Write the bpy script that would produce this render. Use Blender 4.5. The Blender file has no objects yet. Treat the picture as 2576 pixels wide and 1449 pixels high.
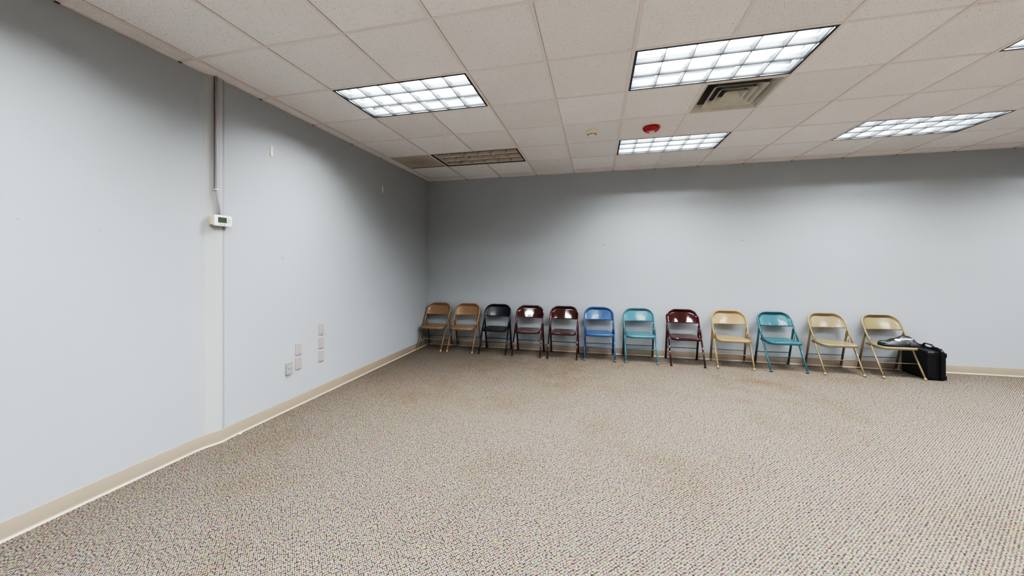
import bpy, bmesh, math, random
from mathutils import Vector, Matrix
from mathutils.bvhtree import BVHTree
PI = math.pi
random.seed(7)
sc = bpy.context.scene
COL = sc.collection

# ---------------------------------------------------------------- dimensions
T = 0.6096            # ceiling module
GX, GY = 0.1163, 0.2151
H = 2.8876            # ceiling height
XR, YB = 11.6, -9.4  # right wall, wall behind the camera
def gx(i): return GX + i * T
def gy(j): return -GY - j * T

# ---------------------------------------------------------------- helpers
def lin(c):
    return tuple((v / 12.92 if v <= 0.04045 else ((v + 0.055) / 1.055) ** 2.4) for v in (x / 255.0 for x in c))

def finish(name, bm, mats, parent=None, smooth=False, loc=None):
    me = bpy.data.meshes.new(name)
    bmesh.ops.recalc_face_normals(bm, faces=bm.faces[:])
    bm.to_mesh(me); bm.free()
    for m in (mats if isinstance(mats, (list, tuple)) else [mats]):
        me.materials.append(m)
    if smooth:
        for p in me.polygons: p.use_smooth = True
    o = bpy.data.objects.new(name, me)
    COL.objects.link(o)
    if parent: o.parent = parent
    if loc: o.location = loc
    return o

def empty(name, loc=(0, 0, 0), rz=0.0):
    o = bpy.data.objects.new(name, None)
    o.empty_display_size = 0.1
    COL.objects.link(o)
    o.location = loc; o.rotation_euler = (0, 0, rz)
    return o

def tag(o, label=None, cat=None, group=None, kind=None):
    if label: o['label'] = label
    if cat: o['category'] = cat
    if group: o['group'] = group
    if kind: o['kind'] = kind
    return o

def box(bm, x0, x1, y0, y1, z0, z1, mi=0):
    v = [bm.verts.new(p) for p in ((x0,y0,z0),(x1,y0,z0),(x1,y1,z0),(x0,y1,z0),(x0,y0,z1),(x1,y0,z1),(x1,y1,z1),(x0,y1,z1))]
    fs = []
    for f in ((0,3,2,1),(4,5,6,7),(0,1,5,4),(1,2,6,5),(2,3,7,6),(3,0,4,7)):
        q = bm.faces.new([v[k] for k in f]); q.material_index = mi; fs.append(q)
    return v, fs

def bevel_all(bm, w, seg=2):
    bmesh.ops.bevel(bm, geom=bm.edges[:] , offset=w, segments=seg, affect='EDGES', clamp_overlap=True)

def tube(bm, pts, r, seg=12, caps=True, mi=0, squash=None):
    pts = [Vector(p) for p in pts]
    n = len(pts)
    rr = r if isinstance(r, (list, tuple)) else [r] * n
    t0 = (pts[1] - pts[0]).normalized()
    ref = Vector((0, 0, 1)) if abs(t0.z) < 0.9 else Vector((1, 0, 0))
    u = t0.cross(ref).normalized()
    rings = []
    prev = t0
    for i, p in enumerate(pts):
        if i == 0: t = t0
        elif i == n - 1: t = (pts[-1] - pts[-2]).normalized()
        else: t = ((pts[i+1] - p).normalized() + (p - pts[i-1]).normalized()).normalized()
        q = prev.rotation_difference(t)
        u = q @ u; u = (u - t * u.dot(t)).normalized()
        prev = t
        v = t.cross(u)
        ring = []
        for k in range(seg):
            a = 2 * PI * k / seg
            d = u * math.cos(a) * rr[i] + v * math.sin(a) * rr[i]
            if squash: d = Vector((d.x * squash[0], d.y * squash[1], d.z * squash[2]))
            ring.append(bm.verts.new(p + d))
        rings.append(ring)
    for a, b in zip(rings, rings[1:]):
        for k in range(seg):
            f = bm.faces.new((a[k], a[(k+1) % seg], b[(k+1) % seg], b[k])); f.smooth = True; f.material_index = mi
    if caps:
        bm.faces.new(rings[0][::-1]).material_index = mi
        bm.faces.new(rings[-1]).material_index = mi
    return rings

def lathe(bm, prof, seg=32, axis_origin=(0, 0, 0), mi=0, cap0=True, cap1=True):
    rings = []
    ox, oy, oz = axis_origin
    for r, z in prof:
        rings.append([bm.verts.new((ox + r*math.cos(2*PI*k/seg), oy + r*math.sin(2*PI*k/seg), oz + z)) for k in range(seg)])
    for a, b in zip(rings, rings[1:]):
        for k in range(seg):
            f = bm.faces.new((a[k], a[(k+1)%seg], b[(k+1)%seg], b[k])); f.smooth = True; f.material_index = mi
    if cap0: bm.faces.new(rings[0][::-1]).material_index = mi
    if cap1: bm.faces.new(rings[-1]).material_index = mi

def loft(bm, rings, cap0=False, cap1=False, mi=0, smooth=True, closed=True):
    R = [[bm.verts.new(p) for p in r] for r in rings]
    n = len(R[0])
    for a, b in zip(R, R[1:]):
        for k in range(n if closed else n - 1):
            f = bm.faces.new((a[k], a[(k+1)%n], b[(k+1)%n], b[k])); f.smooth = smooth; f.material_index = mi
    if cap0: bm.faces.new(R[0][::-1]).material_index = mi
    if cap1: bm.faces.new(R[-1]).material_index = mi
    return R

def rrect(hw0, hw1, y0, y1, r0, r1, seg=6):
    """rounded trapezoid, half width hw0 at y0 (front) and hw1 at y1 (back)"""
    pts = []
    def arc(cx, cy, r, a0, a1):
        for k in range(seg + 1):
            a = a0 + (a1 - a0) * k / seg
            pts.append((cx + r*math.cos(a), cy + r*math.sin(a)))
    arc(hw0 - r0, y0 + r0, r0, -PI/2, 0)
    arc(hw1 - r1, y1 - r1, r1, 0, PI/2)
    arc(-hw1 + r1, y1 - r1, r1, PI/2, PI)
    arc(-hw0 + r0, y0 + r0, r0, PI, 1.5*PI)
    return pts

# ---------------------------------------------------------------- materials
class NT:
    def __init__(s, name):
        s.m = bpy.data.materials.new(name); s.m.use_nodes = True
        s.t = s.m.node_tree; s.n = s.t.nodes; s.l = s.t.links
        s.b = s.n['Principled BSDF']
    def new(s, typ, **kw):
        n = s.n.new(typ)
        for k, v in kw.items():
            if k in n.bl_rna.properties: setattr(n, k, v)
            else: n.inputs[k].default_value = v
        return n
    def link(s, a, b): s.l.new(a, b)
    def math(s, op, a, b=None, clamp=False):
        n = s.n.new('ShaderNodeMath'); n.operation = op; n.use_clamp = clamp
        for k, v in ((0, a), (1, b)):
            if v is None: continue
            if isinstance(v, (int, float)): n.inputs[k].default_value = v
            else: s.l.new(v, n.inputs[k])
        return n.outputs[0]
    def mix(s, fac, a, b, blend='MIX'):
        n = s.n.new('ShaderNodeMix'); n.data_type = 'RGBA'; n.blend_type = blend
        for k, v in ((0, fac), (6, a), (7, b)):
            if isinstance(v, (int, float)): n.inputs[k].default_value = v
            elif isinstance(v, tuple): n.inputs[k].default_value = (*v, 1) if len(v) == 3 else v
            else: s.l.new(v, n.inputs[k])
        return n.outputs[2]
    def ramp(s, fac, stops, interp='LINEAR'):
        n = s.n.new('ShaderNodeValToRGB'); n.color_ramp.interpolation = interp
        e = n.color_ramp.elements
        while len(e) < len(stops): e.new(0.5)
        for k, (p, c) in enumerate(stops):
            e[k].position = p; e[k].color = (*c, 1) if isinstance(c, tuple) else (c, c, c, 1)
        s.l.new(fac, n.inputs[0]); return n.outputs[0]
    def coord(s, scale=(1, 1, 1), rot=(0, 0, 0), out='Object'):
        c = s.n.new('ShaderNodeTexCoord'); m = s.n.new('ShaderNodeMapping')
        m.inputs['Scale'].default_value = scale; m.inputs['Rotation'].default_value = rot
        s.l.new(c.outputs[out], m.inputs['Vector']); return m.outputs[0]
    def noise(s, vec, scale, detail=2, rough=0.5):
        n = s.n.new('ShaderNodeTexNoise'); n.inputs['Scale'].default_value = scale
        n.inputs['Detail'].default_value = detail; n.inputs['Roughness'].default_value = rough
        if vec is not None: s.l.new(vec, n.inputs['Vector'])
        return n.outputs[0]
    def bump(s, h, strength=0.2, dist=0.01):
        n = s.n.new('ShaderNodeBump'); n.inputs['Strength'].default_value = strength
        n.inputs['Distance'].default_value = dist
        s.l.new(h, n.inputs['Height']); s.l.new(n.outputs[0], s.b.inputs['Normal'])

def plain(name, c, rough=0.5, metal=0.0, coat=0.0, var=0.06, vscale=14, bump=0.0, bscale=200, spec=0.5, emit=None):
    t = NT(name)
    v = t.coord()
    n = t.noise(v, vscale, 3)
    lc = lin(c)
    col = t.mix(n, tuple(x * (1 - var) for x in lc), tuple(min(1, x * (1 + var)) for x in lc))
    t.link(col, t.b.inputs['Base Color'])
    t.b.inputs['Roughness'].default_value = rough
    t.b.inputs['Metallic'].default_value = metal
    t.b.inputs['Coat Weight'].default_value = coat
    t.b.inputs['Coat Roughness'].default_value = 0.06
    t.b.inputs['Specular IOR Level'].default_value = spec
    if bump: t.bump(t.noise(v, bscale, 2), bump, 0.002)
    if emit:
        t.link(col, t.b.inputs['Emission Color']); t.b.inputs['Emission Strength'].default_value = emit
    return t.m

def wall_mat(name, c, marks=()):
    t = NT(name)
    v = t.coord()
    n = t.noise(v, 0.8, 3); f = t.noise(v, 60, 3)
    lc = lin(c)
    col = t.mix(n, tuple(x*0.97 for x in lc), tuple(x*1.03 for x in lc))
    for (p, r, k) in marks:      # small nicks in the paint
        d = t.new('ShaderNodeVectorMath', operation='DISTANCE'); d.inputs[1].default_value = p
        t.link(v, d.inputs[0])
        fac = t.math('MULTIPLY', t.math('SUBTRACT', 1.0, t.math('MULTIPLY', d.outputs['Value'], 1.0/r), True), k)
        col = t.mix(fac, col, (0.08, 0.08, 0.075))
    t.link(col, t.b.inputs['Base Color'])
    t.b.inputs['Roughness'].default_value = 0.62
    t.b.inputs['Specular IOR Level'].default_value = 0.3
    t.bump(f, 0.08, 0.002)
    return t.m

M_wall_left = wall_mat('blue grey wall paint left', (177, 181, 184),
    [((0.0, -3.03, 1.47), .012, .8), ((-.03, -4.62, 1.65), .010, .5), ((-.03, -4.30, 1.62), .010, .6), ((0.0, -2.72, 2.0), .008, .6)])
M_wall_back = wall_mat('blue grey wall paint back', (177, 181, 184),
    [((3.02, 0, 1.72), .014, .9), ((4.98, 0, 1.76), .014, .9), ((2.2, 0, 1.2), .01, .5)])
M_wall = wall_mat('blue grey wall paint', (177, 181, 184))
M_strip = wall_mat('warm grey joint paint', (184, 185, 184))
M_seam_shade = wall_mat('painted seam shading', (160, 166, 170))

def carpet():
    t = NT('multicolour loop carpet')
    v0 = t.coord(rot=(0, 0, math.radians(45)))
    mp = t.new('ShaderNodeMapping'); mp.inputs['Scale'].default_value = (0.72, 1.08, 1.0); t.link(v0, mp.inputs['Vector']); v = mp.outputs[0]
    vo = t.new('ShaderNodeTexVoronoi', feature='F1'); vo.inputs['Scale'].default_value = 104; vo.inputs['Randomness'].default_value = 0.42
    vo.voronoi_dimensions = '2D'
    t.link(v, vo.inputs['Vector'])
    loop = t.ramp(vo.outputs['Distance'], [(0.0, lin((150, 139, 127))), (0.34, lin((129, 119, 108))), (0.52, lin((80, 73, 68))), (0.72, lin((34, 32, 32)))])
    v2 = t.new('ShaderNodeTexVoronoi', feature='F1'); v2.inputs['Scale'].default_value = 150; v2.voronoi_dimensions = '2D'
    t.link(v, v2.inputs['Vector'])
    hs = t.new('ShaderNodeHueSaturation'); hs.inputs['Saturation'].default_value = 0.66; hs.inputs['Value'].default_value = 1.55
    t.link(v2.outputs['Color'], hs.inputs['Color'])
    col = t.mix(0.42, loop, hs.outputs[0], 'MULTIPLY')
    w = t.coord()
    yarn = t.noise(w, 26, 3, 0.7)
    col = t.mix(t.math('MULTIPLY', t.math('SUBTRACT', yarn, 0.45, True), 0.9), col, lin((150, 140, 165)), 'MULTIPLY')
    big = t.noise(w, 1.1, 4, 0.6)
    st = t.ramp(big, [(0.50, 0.0), (0.72, 1.0)])
    col = t.mix(t.math('MULTIPLY', st, 0.28), col, lin((208, 184, 140)), 'MULTIPLY')
    # worn brownish patches in front of the chairs and mid room
    for (p, r, k) in [((1.75, -0.75, 0), .55, .25), ((5.0, -1.6, 0), 1.1, .22), ((2.6, -1.2, 0), .7, .30), ((3.2, -0.62, 0), .3, .35), ((4.6, -0.9, 0), .6, .3), ((2.2, -4.2, 0), .5, .2)]:
        d = t.new('ShaderNodeVectorMath', operation='DISTANCE'); d.inputs[1].default_value = p
        t.link(w, d.inputs[0])
        fac = t.math('SUBTRACT', 1.0, t.math('MULTIPLY', d.outputs['Value'], 1.0/r), True)
        fac = t.math('MULTIPLY', t.math('MULTIPLY', fac, t.ramp(t.noise(w, 4.5, 4, 0.7), [(0.42, 0.0), (0.62, 1.0)])), k * 1.0, True)
        col = t.mix(fac, col, lin((205, 172, 118)), 'MULTIPLY')
    t.link(col, t.b.inputs['Base Color'])
    t.b.inputs['Roughness'].default_value = 0.95
    t.b.inputs['Specular IOR Level'].default_value = 0.1
    inv = t.math('SUBTRACT', 1.0, vo.outputs['Distance'])
    t.bump(inv, 0.5, 0.004)
    return t.m
M_carpet = carpet()

def ceil_mat(name='mineral ceiling tile', base=(246, 245, 246), dirty=False):
    t = NT(name)
    w = t.coord()
    # tone of each panel
    sx = t.new('ShaderNodeSeparateXYZ'); t.link(w, sx.inputs[0])
    cx = t.math('FLOOR', t.math('MULTIPLY', t.math('SUBTRACT', sx.outputs[0], GX), 1/T))
    cy = t.math('FLOOR', t.math('MULTIPLY', t.math('ADD', sx.outputs[1], GY), 1/T))
    cmb = t.new('ShaderNodeCombineXYZ'); t.link(cx, cmb.inputs[0]); t.link(cy, cmb.inputs[1])
    wn = t.new('ShaderNodeTexWhiteNoise', noise_dimensions='2D'); t.link(cmb.outputs[0], wn.inputs['Vector'])
    lc = lin(base)
    col = t.mix(wn.outputs['Value'], tuple(x*0.95 for x in lc), (min(1, lc[0]*1.04), min(1, lc[1]*1.04), min(1, lc[2]*1.05)))
    # fissures and pinholes
    vo = t.new('ShaderNodeTexVoronoi', feature='F1'); vo.voronoi_dimensions = '2D'
    vo.inputs['Scale'].default_value = 135; vo.inputs['Randomness'].default_value = 1.0
    mp = t.coord(scale=(1.0, 0.8, 1)); wob = t.noise(w, 60, 2)
    add = t.new('ShaderNodeVectorMath', operation='ADD'); t.link(mp, add.inputs[0])
    sc_ = t.new('ShaderNodeVectorMath', operation='SCALE'); sc_.inputs['Scale'].default_value = 0.012
    nz = t.new('ShaderNodeTexNoise'); nz.inputs['Scale'].default_value = 70; t.link(w, nz.inputs['Vector'])
    t.link(nz.outputs['Color'], sc_.inputs[0]); t.link(sc_.outputs[0], add.inputs[1]); t.link(add.outputs[0], vo.inputs['Vector'])
    sp = t.new('ShaderNodeSeparateXYZ'); t.link(vo.outputs['Color'], sp.inputs[0])
    rad = t.math('MULTIPLY', t.math('SUBTRACT', sp.outputs[0], 0.60, True), 0.50)
    hole = t.math('LESS_THAN', vo.outputs['Distance'], rad)
    col = t.mix(t.math('MULTIPLY', hole, 0.80 if not dirty else .5), col, lin((96, 84, 72)))
    g = t.noise(w, 2.0, 3)
    col = t.mix(t.math('MULTIPLY', g, 0.15), col, lin((175, 155, 130)))
    if dirty:
        d = t.new('ShaderNodeVectorMath', operation='DISTANCE'); d.inputs[1].default_value = (gx(0.55), gy(1.5), H)
        t.link(w, d.inputs[0])
        f = t.math('SUBTRACT', 1.0, t.math('MULTIPLY', d.outputs['Value'], 1/0.26), True)
        f = t.math('MULTIPLY', f, t.noise(w, 9, 4, .7))
        col = t.mix(t.math('MULTIPLY', f, 1.0, True), col, lin((160, 132, 100)))
    t.link(col, t.b.inputs['Base Color'])
    t.b.inputs['Roughness'].default_value = 0.9
    t.b.inputs['Specular IOR Level'].default_value = 0.1
    return t.m
M_tile = ceil_mat()
M_tile_dirty = ceil_mat('stained air return tile', (205, 198, 190), True)
M_grid = plain('painted steel ceiling grid', (234, 228, 226), 0.5, 0, var=.04)
M_gap = plain('dark shadow gap', (52, 46, 40), 0.8)
M_base = plain('taupe vinyl cove base', (150, 136, 121), 0.45, var=.05, vscale=3)
M_toe = plain('worn pale cove base toe', (184, 172, 158), 0.5)

M_black = plain('black fixture frame', (16, 17, 22), 0.35)
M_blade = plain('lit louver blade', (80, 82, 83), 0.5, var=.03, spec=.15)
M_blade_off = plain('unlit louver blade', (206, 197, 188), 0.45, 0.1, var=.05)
M_dark = plain('dark housing', (48, 45, 42), 0.7)
def emis(name, c, s):
    t = NT(name)
    n = t.noise(t.coord(), 3.0, 1)
    col = t.mix(n, tuple(x*0.97 for x in c), c)
    t.link(col, t.b.inputs['Base Color']); t.link(col, t.b.inputs['Emission Color'])
    t.b.inputs['Emission Strength'].default_value = s
    return t.m
LAMP = 80.0
M_lamp = emis('fluorescent lamp glow', (0.93, 0.97, 1.0), LAMP)

# ---------------------------------------------------------------- room shell
bm = bmesh.new()
v = [bm.verts.new(p) for p in ((-.1, YB, 0), (XR, YB, 0), (XR, 0, 0), (-.1, 0, 0))]
bm.faces.new(v)
tag(finish('floor', bm, M_carpet), kind='structure')

# left wall: nearer part set back, rounded joint ridge with warmer paint, then far part
JOG = [(YB, -.035), (-3.74, -.035), (-3.705, -.028), (-3.66, -.004), (-3.625, .010), (-3.603, .012), (-3.588, .007), (-3.578, 0), (0, 0)]
bm = bmesh.new()
lo = [bm.verts.new((x, y, 0)) for y, x in JOG]; hi = [bm.verts.new((x, y, H + .12)) for y, x in JOG]
ex0 = bm.verts.new((-.15, YB, 0)); ex1 = bm.verts.new((-.15, YB, H+.12)); ey0 = bm.verts.new((-.15, 0, 0)); ey1 = bm.verts.new((-.15, 0, H+.12))
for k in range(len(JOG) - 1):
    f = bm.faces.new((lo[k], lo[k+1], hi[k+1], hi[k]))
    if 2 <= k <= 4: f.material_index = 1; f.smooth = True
    if k in (5, 6): f.material_index = 2  # shading of the step painted into these return faces as darker blue
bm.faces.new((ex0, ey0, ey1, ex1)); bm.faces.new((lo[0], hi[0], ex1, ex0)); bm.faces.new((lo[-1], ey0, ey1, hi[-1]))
tag(finish('wall_left', bm, [M_wall_left, M_strip, M_seam_shade]), kind='structure')
for nm, a, m in (('wall_back', (-.15, XR + .1, 0, .1), M_wall_back), ('wall_right', (XR, XR + .1, YB, 0), M_wall), ('wall_front', (-.15, XR + .1, YB - .1, YB), M_wall)):
    bm = bmesh.new(); box(bm, a[0], a[1], a[2], a[3], 0, H + .12)
    tag(finish(nm, bm, m), kind='structure')

# light fixtures, diffuser and return tile sit in openings of the ceiling
LIGHTS = [(i, j) for i in (1, 5, 9, 13, 17) for j in (1, 4, 7, 10, 13)]
LIGHTS = [(i, j) for i, j in LIGHTS if gx(i + 2) < XR - .1 and gy(j + 1) > YB + .1]
open_cells = set()
for i, j in LIGHTS: open_cells |= {(i, j), (i + 1, j)}
DIFF = (6, 3); RET = (0, 1)
open_cells |= {DIFF, RET}
xs = [-.15] + [gx(i) for i in range(0, 22)] + [XR]
ys = [0.0] + [gy(j) for j in range(0, 23)] + [YB]
bm = bmesh.new()
vd = {}
def V(a, b):
    if (a, b) not in vd: vd[(a, b)] = bm.verts.new((xs[a], ys[b], H))
    return vd[(a, b)]
for a in range(len(xs) - 1):
    for b in range(len(ys) - 1):
        if (a - 1, b - 1) in open_cells: continue
        bm.faces.new((V(a, b), V(a, b+1), V(a+1, b+1), V(a+1, b)))
ceiling = tag(finish('ceiling', bm, M_tile), kind='structure')
# plenum lid above, keeps the ceiling light-tight
bm = bmesh.new(); box(bm, -.15, XR + .1, YB - .1, .1, H + .13, H + .16)
tag(finish('ceiling_deck', bm, M_dark, ceiling), kind='structure')
# T-bar grid
bm = bmesh.new()
BW = .0115
for i in range(0, 22):
    if gx(i) < XR:
        cuts = sorted([(gy(j + 1), gy(j)) for (a_, j) in LIGHTS if a_ + 1 == i])
        y_ = YB
        for c0, c1 in cuts + [(-.001, None)]:
            box(bm, gx(i) - BW, gx(i) + BW, y_, c0, H - .0065, H + .002)
            box(bm, gx(i) + BW, gx(i) + BW + .0013, y_, c0, H - .0008, H + .002, 1)  # dark strip drawn as the shadow line along the runner
            y_ = c1
        box(bm, gx(i) - .011, gx(i) + .011, -.014, -.0005, H - .0095, H - .0066, 1)
for j in range(0, 23):
    if gy(j) > YB:
        box(bm, -.03, XR, gy(j) - BW, gy(j) + BW, H - .0035, H + .0015)
        box(bm, .001 if gy(j) > -3.6 else -.033, .011 if gy(j) > -3.6 else -.023, gy(j) - .011, gy(j) + .011, H - .0075, H - .0036, 1)
tag(finish('ceiling_grid', bm, [M_grid, M_gap], ceiling), kind='structure')
# wall angle
bm = bmesh.new()
box(bm, 0, XR, -.022, -.0005, H - .0045, H + .001)
tag(finish('trim_1', bm, M_grid), kind='structure')
bm = bmesh.new()
P = [(y, x) for y, x in JOG]
a = [bm.verts.new((x + .0005, y, H - .0045)) for y, x in P]; b = [bm.verts.new((x + .022, y, H - .0045)) for y, x in P]
c = [bm.verts.new((x + .022, y, H + .001)) for y, x in P]
for k in range(len(P) - 1):
    bm.faces.new((a[k], a[k+1], b[k+1], b[k])); bm.faces.new((b[k], b[k+1], c[k+1], c[k]))
tag(finish('trim_2', bm, M_grid), kind='structure')

# cove base
def baseboard(name, path, nrm):
    prof = [(0, .100, 1), (.003, .1005, 0), (.0045, .098, 0), (.0045, .020, 0), (.007, .011, 1), (.013, .0045, 1), (.016, .0, 1)]
    bm = bmesh.new()
    cols = []
    for (x, y), (nx, ny) in zip(path, nrm):
        cols.append([bm.verts.new((x + nx*d, y + ny*d, z)) for d, z, _ in prof])
    for p, q in zip(cols, cols[1:]):
        for k in range(len(prof) - 1):
            f = bm.faces.new((p[k], p[k+1], q[k+1], q[k])); f.material_index = 1 if (k == 0 or k >= 4) else 0
            f.smooth = k > 0
    for cc in (cols[0], cols[-1]):
        pass
    return tag(finish(name, bm, [M_base, M_toe]), kind='structure')
SJ = [(YB, -.035), (-3.80, -.035), (-3.74, -.031), (-3.69, -.018), (-3.65, .000), (-3.62, .009), (-3.59, .009), (-3.55, .003), (-3.50, .0005), (-.005, .0005)]
baseboard('baseboard_left', [(x, y) for y, x in SJ], [(1, 0)] * len(SJ))
baseboard('baseboard_back', [(.005, 0), (4, 0), (8, 0), (XR, 0)], [(0, -1)] * 4)
baseboard('baseboard_right', [(XR, 0), (XR, YB)], [(-1, 0)] * 2)

# ---------------------------------------------------------------- ceiling lights
def light_meshes(blade, top):
    """meshes local to the corner (x 0..2T, y 0..-T), z=0 at ceiling"""
    L, W = 2*T - .024, T - .024
    out = {}
    # frame
    bm = bmesh.new()
    fw = .017
    box(bm, 0, L, -fw, 0, -.004, .006); box(bm, 0, L, -W, -W + fw, -.004, .006)
    box(bm, 0, fw, -W + fw, -fw, -.004, .006); box(bm, L - fw, L, -W + fw, -fw, -.004, .006)
    out['frame'] = (bm, M_black)
    # housing (sides and top)
    bm = bmesh.new()
    d = .112
    for b_ in ((0, L, -.004, 0), (0, L, -W, -W + .004), (0, .004, -W, 0), (L - .004, L, -W, 0)):
        box(bm, b_[0], b_[1], b_[2], b_[3], .006, d)
    box(bm, 0, L, -W, 0, d, d + .004)
    out['housing'] = (bm, blade)
    # louver: 3 x 6 cells of wedge blades
    bm = bmesh.new()
    x0, x1, y0, y1 = fw, L - fw, -W + fw, -fw
    def wedge_x(y, hb, ht, top_z):
        # blade along x; curved flanks
        pr = [(hb, .004), (hb + (ht-hb)*.2, .025), (hb + (ht-hb)*.5, .045), (ht, top_z)]
        l = [[bm.verts.new((xx, y - w_, z)) for w_, z in pr] for xx in (x0, x1)]
        r = [[bm.verts.new((xx, y + w_, z)) for w_, z in pr] for xx in (x0, x1)]
        for s in (l, r):
            for k in range(3): bm.faces.new((s[0][k], s[1][k], s[1][k+1], s[0][k+1])).smooth = True
        bm.faces.new((l[0][0], l[1][0], r[1][0], r[0][0])).material_index = 1
        bm.faces.new((l[0][3], l[1][3], r[1][3], r[0][3]))
    def wedge_y(x, hb, ht):
        pr = [(hb, .004), (hb + (ht-hb)*.2, .02), (hb + (ht-hb)*.5, .035), (ht, .046)]
        l = [[bm.verts.new((x - w_, yy, z)) for w_, z in pr] for yy in (y0, y1)]
        r = [[bm.verts.new((x + w_, yy, z)) for w_, z in pr] for yy in (y0, y1)]
        for s in (l, r):
            for k in range(3): bm.faces.new((s[0][k], s[1][k], s[1][k+1], s[0][k+1])).smooth = True
        bm.faces.new((l[0][0], l[1][0], r[1][0], r[0][0])).material_index = 1
        bm.faces.new((l[0][3], l[1][3], r[1][3], r[0][3]))
    for k in range(4): wedge_x(y0 + (y1 - y0) * k / 3, .0009, .012 if k in (1, 2) else .010, .062)
    for k in range(7): wedge_y(x0 + (x1 - x0) * k / 6, .0007, .013)
    out['louver'] = (bm, [blade, M_dark])
    # lamp panel
    bm = bmesh.new()
    for k in range(3):
        yy = y0 + (y1 - y0) * (k + .5) / 3
        # glowing ridge-shaped lamp of each row
        q = [[bm.verts.new((xx, yy + dy, z)) for dy, z in ((-.078, .094), (0, .078), (.078, .094))] for xx in (.02, L - .02)]
        for e in (0, 1): bm.faces.new((q[0][e], q[0][e+1], q[1][e+1], q[1][e]))
        bm.faces.new((q[0][0], q[1][0], q[1][2], q[0][2]))
        bm.faces.new(q[0]); bm.faces.new(q[1][::-1])
    out['lamp'] = (bm, top)
    return out
def bake(src):
    res = {}
    for k, (bm, m) in src.items():
        me = bpy.data.meshes.new(k); bmesh.ops.recalc_face_normals(bm, faces=bm.faces[:]); bm.to_mesh(me); bm.free()
        for mm in (m if isinstance(m, list) else [m]): me.materials.append(mm)
        res[k] = me
    return res
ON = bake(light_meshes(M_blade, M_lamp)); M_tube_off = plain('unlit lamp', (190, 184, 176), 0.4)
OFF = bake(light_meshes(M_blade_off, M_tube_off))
LBL = {(1, 4): 'lit ceiling light nearest the left wall, in front of the dark one',
       (1, 1): 'switched-off ceiling light with dark brown louver cells near the back left corner',
       (5, 4): 'largest-looking lit ceiling light, right beside the square air diffuser',
       (5, 1): 'lit ceiling light behind the red fire strobe',
       (9, 1): 'lit ceiling light at the far right, close to the back wall',
       (9, 4): 'lit ceiling light cut off by the right edge of the photo'}
for (i, j) in LIGHTS:
    off = (i, j) == (1, 1)
    o = empty('ceiling_light', (gx(i) + .012, gy(j) - .012, H))
    tag(o, LBL.get((i, j), 'lit louvered ceiling light behind the camera, outside the view'), 'ceiling light', 'louvered ceiling lights')
    for k, me in (OFF if off else ON).items():
        p = bpy.data.objects.new(k, me); COL.objects.link(p); p.parent = o

# ---------------------------------------------------------------- air diffuser
M_diff = plain('aged off white diffuser metal', (204, 202, 194), 0.45, 0.0, var=.12, vscale=9)
M_diff_in = plain('shaded diffuser throat', (96, 92, 96), 0.6)  # darker colour carries the shade of the recess
root = empty('air_diffuser', (gx(DIFF[0] + .5), gy(DIFF[1] + .5), H))
tag(root, 'square four-way air supply diffuser behind the largest-looking ceiling light', 'air vent')
def sq(h, z, r=.0, seg=4):
    return [(x, y, z) for x, y in rrect(h, h, -h, h, max(r, 1e-4), max(r, 1e-4), seg)]
h = T/2 - .012
bm = bmesh.new(); loft(bm, [sq(h, .002), sq(h, -.004), sq(h - .016, -.005), sq(h - .022, .002, .006), sq(h-.055, .050, .02)], smooth=False)
finish('frame', bm, M_diff, root)
bm = bmesh.new(); loft(bm, [sq(h - .056, .0505, .02), sq(h - .10, .075, .02)], cap1=True); finish('throat', bm, M_diff_in, root)
for k, (a, b_) in enumerate(((.205, .155), (.145, .100), (.088, .055))):
    bm = bmesh.new()
    loft(bm, [sq(b_, .046, .012), sq(a - .010, .004 , .018), sq(a, -.001, .02), sq(a + .001, .002, .02), sq(a - .008, .008, .018), sq(b_ + .002, .050, .012)], smooth=False)
    if k == 2:
        loft(bm, [sq(.054, .046, .012)] + [sq(.0538, .0459, .012)], cap1=True)
    finish('vane', bm, M_diff, root)
# ---------------------------------------------------------------- return tile
root = tag(empty('air_return_panel', (0, 0, 0)), 'grimy stained ceiling panel with a row of slots, left of the dark ceiling light', 'air vent')
x0, x1, y1, y0 = gx(0) + .011, gx(1) - .011, gy(1) - .011, gy(2) + .011
bm = bmesh.new(); box(bm, x0, x1, y0, y1, H - .001, H + .01); finish('panel', bm, M_tile_dirty, root)
bm = bmesh.new()
n = 30
for k in range(n):
    xx = x0 + .02 + (x1 - x0 - .04) * (k + .5) / n
    box(bm, xx - .005, xx + .005, y1 - .040, y1 - .012, H - .0022, H - .0005)
finish('slot_row', bm, M_gap, root)

# ---------------------------------------------------------------- smoke detector, strobe
M_ivory = plain('aged ivory plastic', (238, 230, 212), 0.45)
M_red = plain('red strobe plastic', (176, 12, 22), 0.25, coat=.3, var=.03)
M_lens = plain('clear lens plastic', (225, 225, 222), 0.08, coat=.5, var=.1, vscale=60)
root = tag(empty('smoke_detector', (2.862, -1.79, H)), 'small round ivory smoke detector on the ceiling', 'smoke detector')
bm = bmesh.new(); lathe(bm, [(.066, 0), (.068, -.006), (.064, -.016), (.058, -.020)], 32); finish('base', bm, M_ivory, root)
bm = bmesh.new(); lathe(bm, [(.056, -.018), (.054, -.026), (.045, -.036), (.043, -.047), (.036, -.052), (.012, -.054)], 32); finish('body', bm, M_ivory, root)
bm = bmesh.new()
for k in range(10):
    a = 2*PI*k/10
    m = Matrix.Rotation(a, 4, 'Z')
    vs, fs = box(bm, -.009, .009, -.0475, -.040, -.045, -.039)
    bmesh.ops.transform(bm, matrix=m, verts=vs)
finish('vent_slots', bm, M_gap, root)
root = tag(empty('ceiling_strobe', (3.487, -1.76, H)), 'round red fire alarm strobe with clear lens on the ceiling', 'fire alarm')
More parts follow.
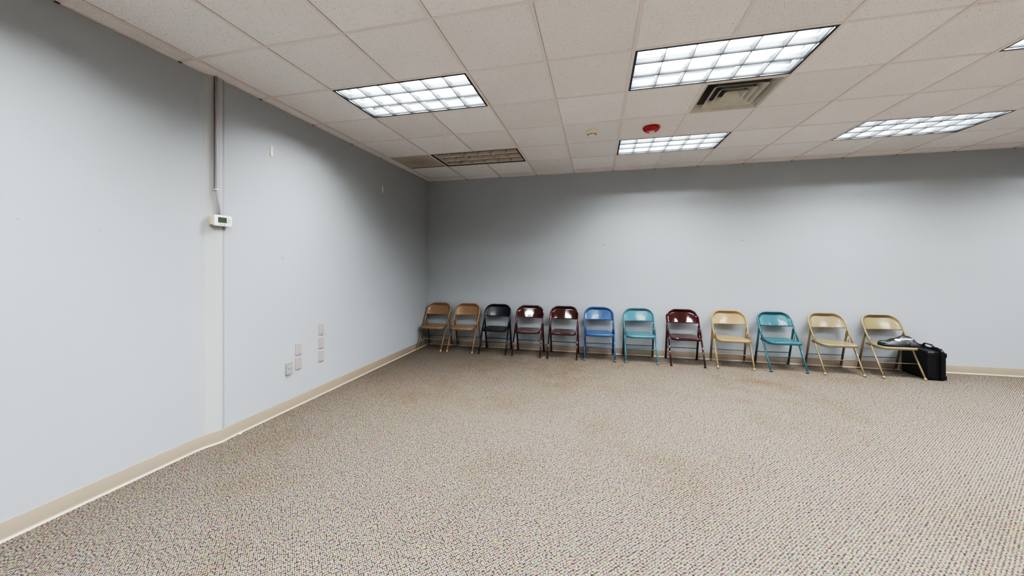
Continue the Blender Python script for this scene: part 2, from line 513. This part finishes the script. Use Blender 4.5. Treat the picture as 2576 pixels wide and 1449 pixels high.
bm = bmesh.new(); lathe(bm, [(.084, 0), (.088, -.006), (.086, -.018), (.076, -.034), (.060, -.046), (.040, -.050)], 40); finish('housing', bm, M_red, root)
bm = bmesh.new()
lathe(bm, [(.030, -.048), (.030, -.054), (.024, -.064), (.012, -.071)], 10)
bmesh.ops.scale(bm, vec=(1.0, .75, 1), verts=bm.verts)
bmesh.ops.translate(bm, vec=(0, -.012, 0), verts=bm.verts)
finish('strobe_lens', bm, M_lens, root)

# ---------------------------------------------------------------- thermostat and its cable
M_white = plain('white plastic', (232, 232, 230), 0.35, var=.02)
M_beige = plain('yellowed plastic', (222, 204, 172), 0.5)
M_lcd = plain('green grey lcd', (76, 88, 72), 0.15, var=.15, vscale=90)
M_lcdseg = plain('lcd segments', (30, 42, 34), 0.3)
M_btn = plain('grey rubber button', (150, 150, 152), 0.5)
root = tag(empty('thermostat', (.004, -3.622, 1.757)), 'white digital thermostat with green screen mounted on the left wall', 'thermostat')
def plate_yz(bm, x0, x1, hy, hz, r, cy=0, cz=0, bulge=0.0, seg=5):
    def ring(x, s):
        pts = rrect(hy - s, hy - s, -(hz - s), hz - s, r, r, seg)
        out = []
        for a, b in pts:
            bz = b * (1 + bulge * (1 - (a / hy) ** 2))
            out.append((x, cy + a, cz + bz))
        return out
    s = min(.004, (x1 - x0) * .4)
    loft(bm, [ring(x0, 0), ring(x1 - s, 0), ring(x1 - s*.3, s*.3), ring(x1, s)], cap0=True, cap1=True, smooth=False)
bm = bmesh.new(); plate_yz(bm, -.004, .020, .058, .036, .006, cy=-.016); finish('back_plate', bm, M_beige, root)
bm = bmesh.new(); plate_yz(bm, .018, .044, .070, .041, .012, bulge=.14); finish('body', bm, M_white, root)
bm = bmesh.new(); plate_yz(bm, .044, .0452, .034, .0215, .002, cy=-.008, cz=.004); scr = finish('screen', bm, M_lcd, root)
bm = bmesh.new()
for (cy, cz, w_, h_) in ((-.034, .014, .006, .003), (-.034, .006, .006, .003), (-.016, .006, .008, .003), (.004, .015, .006, .003), (-.022, -.010, .012, .0025), (.008, -.010, .010, .0025), (.014, .008, .005, .006)):
    box(bm, .0452, .0456, cy - w_/2, cy + w_/2, cz - h_/2, cz + h_/2)
finish('display_segments', bm, M_lcdseg, scr)
for (cy, cz, rr) in ((-.028, -.028, .004), (-.010, -.029, .004), (.008, -.030, .004), (.042, .010, .0055), (.042, -.010, .0055), (.053, .000, .0035)):
    bm = bmesh.new()
    lathe(bm, [(rr, 0), (rr, .002), (rr*.7, .003)], 14)
    bmesh.ops.rotate(bm, matrix=Matrix.Rotation(PI/2, 3, 'Y'), verts=bm.verts)
    bmesh.ops.translate(bm, vec=(.0435, cy, cz), verts=bm.verts)
    finish('button', bm, M_btn, root)
M_cable = plain('pinkish grey painted cable', (170, 164, 168), 0.45)
root = tag(empty('thermostat_cable', (.0, -3.655, 2.4)), 'grey surface cable running from the ceiling down to the thermostat', 'cable')
bm = bmesh.new()
tube(bm, [(.020, .0, H - 2.4 - .006), (.020, .001, .1), (.020, .002, -.40), (.022, .006, -.46), (.024, .022, -.53), (.024, .026, -.615)], .0085, 12)
finish('sleeve', bm, M_cable, root)
bm = bmesh.new()
tube(bm, [(.017, -.011, -.40), (.018, .002, -.48), (.020, .008, -.55), (.022, .010, -.615)], .0035, 8)
finish('wire', bm, M_cable, root)
bm = bmesh.new()
box(bm, .012, .0135, -.0125, -.0085, -.40, H - 2.4 - .006); finish('dark_gap_strip', bm, M_gap, root)  # dark strip standing in for the shadowed gap beside the cable
bm = bmesh.new(); vs, fs = box(bm, .008, .031, -.014, .014, -.405, -.397); finish('clip', bm, M_white, root)

# ---------------------------------------------------------------- wall plates
M_plate = plain('pale pinkish wall plate', (170, 160, 157), 0.4, var=.02)
M_steel = plain('galvanised steel cover', (168, 174, 170), 0.4, 0.25, var=.12, vscale=60)
M_screw = plain('screw head', (120, 115, 112), 0.4, 0.5)
PL = [(-2.8475, .565, 'upper blank wall plate of the lower left pair'), (-2.8475, .421, 'lower blank wall plate of the pair, right of the metal cover'),
      (-2.544, .707, 'top blank wall plate in the stack of three'), (-2.544, .563, 'middle blank wall plate in the stack of three'),
      (-2.544, .421, 'bottom blank wall plate in the stack of three')]
proto = None
for (y, z, lb) in PL:
    root = empty('wall_plate', (0, y, z)); tag(root, lb, 'wall plate', 'blank wall plates on the left wall')
    if proto is None:
        bm = bmesh.new(); plate_yz(bm, .0005, .010, .0355, .0575, .003); p1 = finish('plate', bm, M_plate, root)
        p2 = []
        for zz in (.042, -.042):
            bm = bmesh.new()
            lathe(bm, [(.003, 0), (.003, .001)], 10)
            bmesh.ops.rotate(bm, matrix=Matrix.Rotation(PI/2, 3, 'Y'), verts=bm.verts)
            bmesh.ops.translate(bm, vec=(.0098, 0, zz), verts=bm.verts)
            p2.append(finish('screw', bm, M_screw, root))
        proto = [p1] + p2
    else:
        for q in proto:
            c = q.copy(); COL.objects.link(c); c.parent = root
root = tag(empty('outlet_cover', (0, -2.966, .406)), 'small galvanised metal outlet cover low on the left wall', 'outlet')
bm = bmesh.new(); plate_yz(bm, .0005, .016, .034, .056, .004); finish('box', bm, M_steel, root)
bm = bmesh.new(); plate_yz(bm, .016, .019, .036, .058, .004); finish('cover', bm, M_steel, root)
bm = bmesh.new(); lathe(bm, [(.017, 0), (.017, .004), (.014, .005)], 20)
bmesh.ops.rotate(bm, matrix=Matrix.Rotation(PI/2, 3, 'Y'), verts=bm.verts); bmesh.ops.translate(bm, vec=(.0185, .0, .010), verts=bm.verts)
finish('socket', bm, M_steel, root)

# adhesive hooks
M_hook = plain('off white adhesive strip', (222, 218, 206), 0.5)
for (y, z, lb) in ((-3.149, 2.455, 'white adhesive wall strip closer to the thermostat'), (-1.398, 2.46, 'white adhesive wall strip closer to the back corner')):
    bm = bmesh.new(); plate_yz(bm, .0005, .006, .014, .049, .012)
    tag(finish('adhesive_strip', bm, M_hook, loc=(0, y, z)), lb, 'wall strip', 'adhesive strips high on the left wall')

# ---------------------------------------------------------------- folding chairs
SL = .56                      # lean of the front tube (y per z)
LEN = math.sqrt(1 + SL*SL)
YF = -.215
W_, R_ = .2165, .128
Z_TOP = .737
S_TOP = Z_TOP * LEN
S_ARC = S_TOP - R_
up = Vector((0, SL, 1)) / LEN; bk = Vector((0, 1, -SL)) / LEN
def fp(x, s, n=0): return Vector((0, YF, 0)) + Vector((x, 0, 0)) + up * s + bk * n
RT = .0108
S_SPLIT = .36 * LEN
def hw_at(s, inset=0.0):
    r = R_ - inset; w = W_ - inset; top = S_TOP - inset
    if s <= S_ARC: return w
    d = min(r, s - S_ARC)
    return (w - r) + math.sqrt(max(0, r*r - d*d))
def chair_meshes():
    M = {}
    bm = bmesh.new()   # back frame: upper arch
    pts = [fp(-W_, S_SPLIT), fp(-W_, (S_SPLIT + S_ARC)/2)]
    for k in range(0, 13):
        a = PI - (PI/2) * k / 12
        pts.append(fp(-W_ + R_ + R_*math.cos(a), S_ARC + R_*math.sin(a)))
    for k in range(0, 13):
        a = PI/2 - (PI/2) * k / 12
        pts.append(fp(W_ - R_ + R_*math.cos(a), S_ARC + R_*math.sin(a)))
    pts += [fp(W_, (S_SPLIT + S_ARC)/2), fp(W_, S_SPLIT)]
    tube(bm, pts, RT, 14); M['back_frame'] = bm
    for s in (-1, 1):
        bm = bmesh.new(); tube(bm, [fp(s*W_, S_SPLIT), fp(s*W_, .2), fp(s*W_, .015)], RT, 14); M['front_leg%d' % s] = bm
        bm = bmesh.new()
        def rp(z): return (s*.2145, .215 - .235*z, z)
        tube(bm, [rp(.535), rp(.52), rp(.3), rp(.015)], [.007, .0125, .0125, .0125], 14, squash=(1.12, .72, 1)); M['rear_leg%d' % s] = bm
        bm = bmesh.new(); e = fp(s*W_, 0.012); d = -up
        tube(bm, [e + up*.018, e + up*.004, Vector((e.x, e.y - .002, .0008))], [.0118, .013, .0155], 14); M['front_tip%d' % s] = bm
        bm = bmesh.new(); tube(bm, [(s*.2145, .215 - .235*.03, .03), (s*.2145, .215, .0008)], [.0145, .0165], 14, squash=(1.1, .8, 1)); M['rear_tip%d' % s] = bm
        # pivot bracket between the tubes
        bm = bmesh.new()
        y = YF + SL*.475
        xx = s * (W_ - .0135)
        vs, fs = box(bm, min(xx, xx + s*.002), max(xx, xx + s*.002), y - .004, .215 - .235*.475 + .004, .464, .488)
        tube(bm, [(s*(W_ + .013), y, .478), (s*(W_ - .016), y, .478)], .0045, 8)
        tube(bm, [(s*(W_ + .013), .215 - .235*.465, .465), (s*(W_ - .016), .215 - .235*.465, .465)], .0045, 8)
        # seat link
        tube(bm, [(xx, YF + SL*.46, .468), (s*(.190), .03, .374)], .0045, 8)
        M['hinge%d' % s] = bm
    bm = bmesh.new(); z = .176; tube(bm, [(-W_, YF + SL*z, z), (W_, YF + SL*z, z)], .0052, 10); M['front_bar'] = bm
    bm = bmesh.new(); z = .178; tube(bm, [(-.2145, .215 - .235*z, z), (.2145, .215 - .235*z, z)], .0052, 10); M['rear_bar'] = bm
    # seat pan
    bm = bmesh.new()
    def ring(ins, z, drop=0):
        pts = rrect(.2045 - ins, .176 - ins, -.184 + ins, .168 - ins, max(.088 - ins, .006), max(.038 - ins, .006), 8)
        # concave side near the tubes: pinch slightly
        out = []
        for x, y in pts:
            out.append((x, y, z + drop))
        return out
    zs = .386
    # subdivide long straight sides by adding mid points for nicer shading
    rings = [ring(.165, zs - .0055), ring(.12, zs - .0055), ring(.07, zs - .005), ring(.04, zs - .0035), ring(.024, zs - .0015), ring(.014, zs), ring(.007, zs - .0010), ring(.002, zs - .005), ring(0, zs - .010), ring(0, zs - .032), ring(.002, zs - .0345), ring(.008, zs - .035), ring(.009, zs - .032)]
    # pinch waist where the front tubes pass
    rr = []
    for rg in rings:
        rr.append([(x, y, z) for x, y, z in rg])
    R = loft(bm, rr)
    bm.faces.new(R[0][::-1])
    # underside pan
    loft(bm, [ring(.010, zs - .010), ring(.12, zs - .012)], cap1=True)
    M['seat'] = bm
    # back panel
    bm = bmesh.new()
    ins = RT * .55
    s0 = .556 * LEN
    top = S_TOP - ins
    NR, NC = 18, 28
    def panel(off):
        g = []
        for a in range(NR + 1):
            q = a / NR
            s = s0 + (top - s0) * (1 - (1 - q) ** 1.6)
            hw = hw_at(s, ins) if s < top - 1e-5 else (W_ - R_)
            row = []
            for b in range(NC + 1):
                t = -1 + 2 * b / NC
                x = t * hw
                # distance to the tube
                if s > S_ARC and abs(x) > W_ - R_:
                    e = (R_ - ins) - math.hypot(abs(x) - (W_ - R_), s - S_ARC)
                elif s > S_ARC: e = min(W_ - ins - abs(x), top - s)
                else: e = W_ - ins - abs(x)
                e = max(0, e)
                k = min(1, e / .022); k = k*k*(3 - 2*k)
                fade = min(1, (top - s) / (top - s0))
                bul = .040 * (1 - (x / W_) ** 2) * (0.55 + .45*fade) * k
                n = -.004 + .007 * k + bul + off
                ss = s + (.018 * (1 - t*t) * max(0, 1 - a / 5))
                row.append(bm.verts.new(fp(x, ss, n)))
            g.append(row)
        return g
    g1 = panel(0); g2 = panel(.0022)
    for g in (g1, g2):
        for a in range(NR):
            for b in range(NC):
                bm.faces.new((g[a][b], g[a][b+1], g[a+1][b+1], g[a+1][b])).smooth = True
    for b in range(NC): bm.faces.new((g1[0][b], g1[0][b+1], g2[0][b+1], g2[0][b]))
    M['backrest'] = bm
    out = {}
    for k, b in M.items():
        bmesh.ops.recalc_face_normals(b, faces=b.faces[:])
        me = bpy.data.meshes.new(k); b.to_mesh(me); b.free(); out[k] = me
    return out
CM = chair_meshes()
def paint(name, c, rough=.28, coat=.25, tip=None):
    return plain(name, c, rough, 0, coat, var=.05, vscale=22, spec=.5)
M_tip_dark = plain('black chair tip', (28, 26, 28), 0.6)
STY = {
 'brown': (paint('brown tan enamel', (142, 114, 84), .30), plain('worn steel tip', (180, 160, 130), .35, .2), True),
 'navy': (paint('near black navy enamel', (11, 13, 29), .34, .1), M_tip_dark, True),
 'maroon': (paint('glossy maroon enamel', (56, 6, 6), .10, 1.0), M_tip_dark, False),
 'blue': (paint('sky blue enamel', (54, 88, 124), .26), plain('blue tip', (72, 98, 124), .5), True),
 'pale_teal': (paint('pale teal enamel', (72, 112, 122), .26), plain('pale teal tip', (84, 108, 116), .5), True),
 'teal': (paint('teal enamel', (56, 98, 107), .28), plain('teal tip', (50, 82, 94), .5), True),
 'tan': (paint('light tan enamel', (148, 124, 92), .28), plain('pale tan tip', (162, 140, 112), .5), True),
 'khaki': (paint('khaki tan enamel', (134, 118, 92), .27), plain('pale khaki tip', (154, 138, 112), .5), True)}
CACHE = {}
def chair_parts(style):
    if style in CACHE: return CACHE[style]
    m, tip, bar = STY[style]
    d = {}
    for k, me in CM.items():
        if k == 'front_bar' and not bar: continue
        q = me.copy(); q.materials.clear(); q.materials.append(tip if 'tip' in k else m)
        d[k] = q
    CACHE[style] = d
    return d
# style, left front foot, right front foot (floor points), label
CH = [
 ('brown', (.002, -.416), (.453, -.440), 'brown tan metal folding chair wedged in the corner beside the left wall'),
 ('brown', (.548, -.425), (.996, -.440), 'brown tan metal folding chair directly left of the navy one'),
 ('navy', (1.096, -.442), (1.532, -.441), 'nearly black navy metal folding chair'),
 ('maroon', (1.645, -.500), (2.080, -.500), 'glossy maroon folding chair right beside the navy chair'),
 ('maroon', (2.194, -.500), (2.624, -.505), 'glossy maroon folding chair left of the sky blue chair'),
 ('blue', (2.743, -.487), (3.171, -.476), 'sky blue metal folding chair between a maroon and a pale teal chair'),
 ('pale_teal', (3.330, -.479), (3.754, -.465), 'pale teal metal folding chair right of the sky blue chair'),
 ('maroon', (3.924, -.500), (4.358, -.498), 'glossy maroon folding chair between pale teal and light tan chairs'),
 ('tan', (4.521, -.458), (4.957, -.484), 'light tan metal folding chair between maroon and teal chairs'),
 ('teal', (5.137, -.496), (5.585, -.464), 'deeper teal metal folding chair standing between two tan chairs'),
 ('khaki', (5.754, -.475), (6.195, -.456), 'khaki tan folding chair with an empty seat right of the teal chair'),
 ('khaki', (6.374, -.476), (6.812, -.454), 'khaki tan folding chair with the black bag on its seat'),
]
LASTCHAIR = None
for style, a, b, lb in CH:
    a = Vector((*a, 0)); b = Vector((*b, 0))
    ang = math.atan2(b.y - a.y, b.x - a.x)
    mid = (a + b) / 2
    org = mid - Matrix.Rotation(ang, 3, 'Z') @ Vector((0, YF, 0))
    # stay clear of the wall
    lim = -.034 - .215 * math.cos(ang) - abs(.2145 * math.sin(ang)) 
    if org.y > lim: org.y = lim
    if style == 'brown' and a.x < .1: org.x += .012
    root = empty('folding_chair', org, ang)
    tag(root, lb, 'chair', 'folding chairs along the back wall')
    parts = chair_parts(style)
    made = {}
    for k, me in parts.items():
        nm = {'front_leg-1': 'leg', 'front_leg1': 'leg', 'rear_leg-1': 'leg', 'rear_leg1': 'leg', 'front_bar': 'crossbar', 'rear_bar': 'crossbar', 'hinge-1': 'hinge', 'hinge1': 'hinge'}.get(k, k)
        if 'tip' in k: nm = 'foot_cap'
        o = bpy.data.objects.new(nm, me); COL.objects.link(o); o.parent = root; made[k] = o
    for k, o in made.items():
        if 'tip' in k: o.parent = made[k.replace('tip', 'leg')]
    LASTCHAIR = root
bpy.context.view_layer.update()

# ---------------------------------------------------------------- hard case beside the last chair
M_case = plain('black moulded plastic', (17, 16, 20), 0.42, var=.1, bump=.15, bscale=500)
M_case2 = plain('black case hardware', (24, 24, 28), 0.35)
cr = tag(empty('hard_case', (6.848, -.232, 0)), 'black moulded hard case standing upright beside the last chair', 'case')
def yzring(x, y0, y1, z0, z1, r, seg=5):
    hw = (y1 - y0)/2; cy = (y1 + y0)/2
    return [(x, cy + a, b) for a, b in rrect(hw, hw, z0, z1, r, r, seg)]
Y0, Y1 = -.212, .205
# deep shell (left), flange, shallow shell (right)
bm = bmesh.new()
loft(bm, [yzring(.0, Y0 + .022, Y1 - .022, .022, .338, .02), yzring(.006, Y0 + .012, Y1 - .012, .012, .348, .025), yzring(.018, Y0 + .006, Y1 - .006, .006, .353, .03), yzring(.120, Y0 + .003, Y1 - .003, .003, .357, .03)], cap0=True, cap1=True)
finish('shell', bm, M_case, cr)
bm = bmesh.new()
loft(bm, [yzring(.120, Y0, Y1, .0005, .364, .034), yzring(.124, Y0 - .008, Y1 + .008, .0005, .372, .038), yzring(.134, Y0 - .008, Y1 + .008, .0005, .372, .038), yzring(.137, Y0 - .004, Y1 + .004, .003, .367, .034),
          yzring(.140, Y0 - .008, Y1 + .008, .0005, .372, .038), yzring(.150, Y0 - .008, Y1 + .008, .0005, .372, .038), yzring(.154, Y0, Y1, .004, .362, .034)], cap0=True, cap1=True, smooth=False)
finish('rim', bm, M_case, cr)
bm = bmesh.new()
loft(bm, [yzring(.154, Y0 + .004, Y1 - .004, .010, .350, .03), yzring(.176, Y0 + .012, Y1 - .012, .018, .340, .03), yzring(.184, Y0 + .024, Y1 - .024, .03, .326, .02)], cap0=True, cap1=True)
finish('lid', bm, M_case, cr)
# moulded ribs on the end face
for z0, z1 in ((.045, .052), (.300, .306)):
    bm = bmesh.new(); vs, fs = box(bm, .020, .118, Y0 - .002, Y0 + .01, z0, z1); bevel_all(bm, .0015); finish('rib', bm, M_case, cr)
for z0, z1 in ((.012, .070), (.28, .34)):
    bm = bmesh.new(); box(bm, .152, .178, Y0 - .004, Y0 + .03, z0, z1); bevel_all(bm, .006, 3); finish('corner_guard', bm, M_case2, cr)
# handle, latches
bm = bmesh.new()
hp = [(.137, -.085, .366), (.137, -.080, .392), (.137, -.060, .408), (.137, .03, .410), (.137, .052, .392), (.137, .058, .366)]
tube(bm, hp, .0105, 10, squash=(1.3, 1, .8)); 
for y in (-.085, .058):
    box(bm, .117, .157, y - .014, y + .014, .360, .380)
finish('handle', bm, M_case2, cr)
for y in (-.155, .125):
    bm = bmesh.new(); box(bm, .112, .160, y - .026, y + .026, .350, .382); bevel_all(bm, .005, 2)
    finish('latch', bm, M_case2, cr)
bm = bmesh.new(); tube(bm, [(.137, -.195, .362), (.137, -.150, .388), (.137, -.10, .386)], .005, 8); finish('cord', bm, M_case2, cr)

# ---------------------------------------------------------------- soft black bag on the seat
M_bag = plain('black nylon fabric', (30, 29, 34), 0.40, var=.25, vscale=30, bump=.3, bscale=90)
M_print = plain('white screen print', (235, 235, 238), 0.6, var=.02)
M_green = plain('green lining', (60, 128, 108), 0.6)
SEATZ = .3865
bag = tag(empty('soft_bag', (6.622, -.318, SEATZ)), 'crumpled black nylon bag with white lettering lying on the last chair', 'bag')
rnd = random.Random(3)
# stations along x: (x, y centre front, depth, height)
ST = [(-.195, .012, .030, .022), (-.185, .010, .055, .042), (-.15, .004, .09, .052), (-.10, -.002, .12, .062), (-.05, -.006, .14, .082), (.00, -.008, .15, .102), (.045, -.008, .16, .128), (.085, -.008, .16, .126), (.12, -.010, .16, .120), (.15, -.016, .15, .092), (.172, -.024, .13, .062), (.188, -.03, .10, .034), (.198, -.034, .06, .014)]
prof = [(-.50, .0), (-.52, .10), (-.47, .26), (-.36, .50), (-.22, .74), (-.06, .93), (.08, 1.0), (.24, .90), (.38, .66), (.48, .36), (.50, .12), (.46, 0)]
rings = []
for (x, yc, dp, ht) in ST:
    r = []
    for k, (a, b) in enumerate(prof):
        j = 0 if b == 0 else 1
        jit = (rnd.random() - .5) * .020 * j
        r.append((x + (rnd.random() - .5) * .010, yc + a*dp + jit * .6, b*ht + jit * (.8 if b < .95 else .3)))
    rings.append([(p[0], p[1], max(.0005, p[2])) for p in r])
bm = bmesh.new(); loft(bm, rings, cap0=True, cap1=True, smooth=False)
bmesh.ops.triangulate(bm, faces=bm.faces[:])
bmesh.ops.subdivide_edges(bm, edges=bm.edges[:], cuts=1, smooth=.35)
for vv in bm.verts:
    if vv.co.z > .004: vv.co += Vector((rnd.uniform(-1, 1), rnd.uniform(-1, 1), rnd.uniform(-1, 1))) * .0016
for vv in bm.verts: vv.co.z = max(vv.co.z, .0004)
bmesh.ops.recalc_face_normals(bm, faces=bm.faces[:])
bvh = BVHTree.FromBMesh(bm)
body = finish('body', bm, M_bag, bag)
for p in body.data.polygons: p.use_smooth = (p.index * 7919) % 5 != 0
# rolled strap in front
bm = bmesh.new(); tube(bm, [(-.205, -.010, .013), (-.17, -.058, .013), (-.11, -.088, .014), (-.05, -.094, .012), (-.02, -.086, .010)], [.010, .013, .014, .012, .009], 10, squash=(1, 1, .9)); 
for vv in bm.verts: vv.co.z = max(vv.co.z, .0004)
finish('strap', bm, M_bag, bag)
bm = bmesh.new(); tube(bm, [(-.198, .0, .026), (-.188, -.024, .040), (-.165, -.036, .038), (-.152, -.030, .030)], .006, 8); finish('lining', bm, M_green, bag)
# lettering, draped on the front of the bag
def drape(verts, ox, oz, rot, push=.0016):
    """flat text coords (u,v) -> front surface; ray along +y,-z"""
    d = Vector((0, .80, -.60)).normalized()
    vup = Vector((0, .60, .80)).normalized()
    out = []
    c, s = math.cos(rot), math.sin(rot)
    for (u, v_) in verts:
        uu, vv_ = u*c - v_*s, u*s + v_*c
        p = Vector((ox + uu, -.19, .18)) + vup * (vv_ + oz)
        hit, nrm, idx, dist = bvh.ray_cast(p, d)
        if hit is None: hit = p + d * .16
        out.append(hit - d * push)
    return out
def text_mesh(body_txt, size):
    cu = bpy.data.curves.new('txt', 'FONT'); cu.body = body_txt; cu.size = size; cu.offset = size * .03
    cu.resolution_u = 3
    ob = bpy.data.objects.new('txt', cu); COL.objects.link(ob)
    dg = bpy.context.evaluated_depsgraph_get(); dg.update()
    me = bpy.data.meshes.new_from_object(ob.evaluated_get(dg))
    bpy.data.objects.remove(ob); return me
LET = (.004, .006, .05)
me = text_mesh('Matterport', .0285)
bmt = bmesh.new(); bmt.from_mesh(me)
bmesh.ops.triangulate(bmt, faces=bmt.faces[:])
for _ in range(2):
    el = [e for e in bmt.edges if e.calc_length() > .005]
    if el: bmesh.ops.subdivide_edges(bmt, edges=el, cuts=1)
    bmesh.ops.triangulate(bmt, faces=bmt.faces[:])
pts = drape([(v.co.x, v.co.y) for v in bmt.verts], LET[0], LET[1], LET[2])
for v, p in zip(bmt.verts, pts): v.co = p
finish('printed_name', bmt, M_print, bag)
# emblem: block of three folded faces around an open centre
bm = bmesh.new()
def poly(pts):
    vs = []
    for p in pts: vs.append(bm.verts.new((p[0], p[1], 0)))
    bm.faces.new(vs)
out_, inn = [], []
N = 8
sh = [(-.022, .016), (-.004, .024), (.010, .018), (.024, .002), (.022, -.012), (.004, -.024), (-.012, -.016), (-.022, -.002)]
inn = [(-.006, .004), (-.001, .0065), (.003, .005), (.0065, .001), (.006, -.003), (.001, -.006), (-.003, -.005), (-.006, -.001)]
for k in range(N): poly([sh[k], sh[(k+1) % N], inn[(k+1) % N], inn[k]])
bmesh.ops.subdivide_edges(bm, edges=bm.edges[:], cuts=2, use_grid_fill=True)
pts = drape([(v.co.x, v.co.y) for v in bm.verts], -.022, .010, .15)
for v, p in zip(bm.verts, pts): v.co = p
finish('printed_emblem', bm, M_print, bag)

# ---------------------------------------------------------------- bits on the carpet
M_paper = plain('white paper', (238, 232, 220), 0.8)
for (x, y, s, lb, nm) in ((.028, -3.47, .011, 'tiny white paper scrap at the foot of the left wall joint', 'paper_scrap'), (2.135, -.46, .010, 'tiny pale crumb on the carpet between the two left maroon chairs', 'crumb')):
    bm = bmesh.new()
    bmesh.ops.create_icosphere(bm, subdivisions=2, radius=s)
    for v in bm.verts:
        v.co += Vector((rnd.uniform(-1, 1), rnd.uniform(-1, 1), 0)) * s * .25; v.co.z = v.co.z * .4 + s * .4
    tag(finish(nm, bm, M_paper, loc=(x, y, 0.0)), lb, 'debris')

# ---------------------------------------------------------------- camera, world, view
cam = bpy.data.cameras.new('camera'); co = bpy.data.objects.new('camera', cam); COL.objects.link(co)
cam.sensor_width = 36; cam.sensor_fit = 'HORIZONTAL'
cam.lens = 36 * 900.27 / 2576
cam.shift_x = -0.9 / 2576
cam.shift_y = -59.6 / 2576
cam.clip_start = .02
co.location = (2.9163, -5.8476, 1.4137)
co.rotation_euler = (PI/2, 0, 0.23185)
sc.camera = co
w = bpy.data.worlds.new('world'); sc.world = w; w.use_nodes = True
w.node_tree.nodes['Background'].inputs[0].default_value = (.5, .5, .5, 1)
w.node_tree.nodes['Background'].inputs[1].default_value = 0.0
sc.view_settings.view_transform = 'Standard'
sc.view_settings.look = 'None'
sc.view_settings.exposure = 0.0
sc.view_settings.use_curve_mapping = True
cmap = sc.view_settings.curve_mapping
cmap.white_level = (2, 2, 2)
cv = cmap.curves[3]
TONE = [(0, 0), (.05, .018), (.10, .050), (.2, .145), (.35, .325), (.5, .46), (.8, .61), (1.2, .755), (2.0, .95)]
cv.points[0].location = (0, 0); cv.points[1].location = (1, TONE[-1][1])
for a, b in TONE[1:-1]: cv.points.new(a / 2, b)
cmap.update()
try:
    sc.cycles.use_denoising = True
    sc.cycles.max_bounces = 5; sc.cycles.diffuse_bounces = 4; sc.cycles.glossy_bounces = 2
    sc.cycles.use_adaptive_sampling = True; sc.cycles.adaptive_threshold = 0.1; sc.cycles.adaptive_min_samples = 16
    sc.cycles.sample_clamp_indirect = 6
    sc.cycles.use_light_tree = False; sc.cycles.caustics_reflective = False; sc.cycles.caustics_refractive = False
except Exception: pass
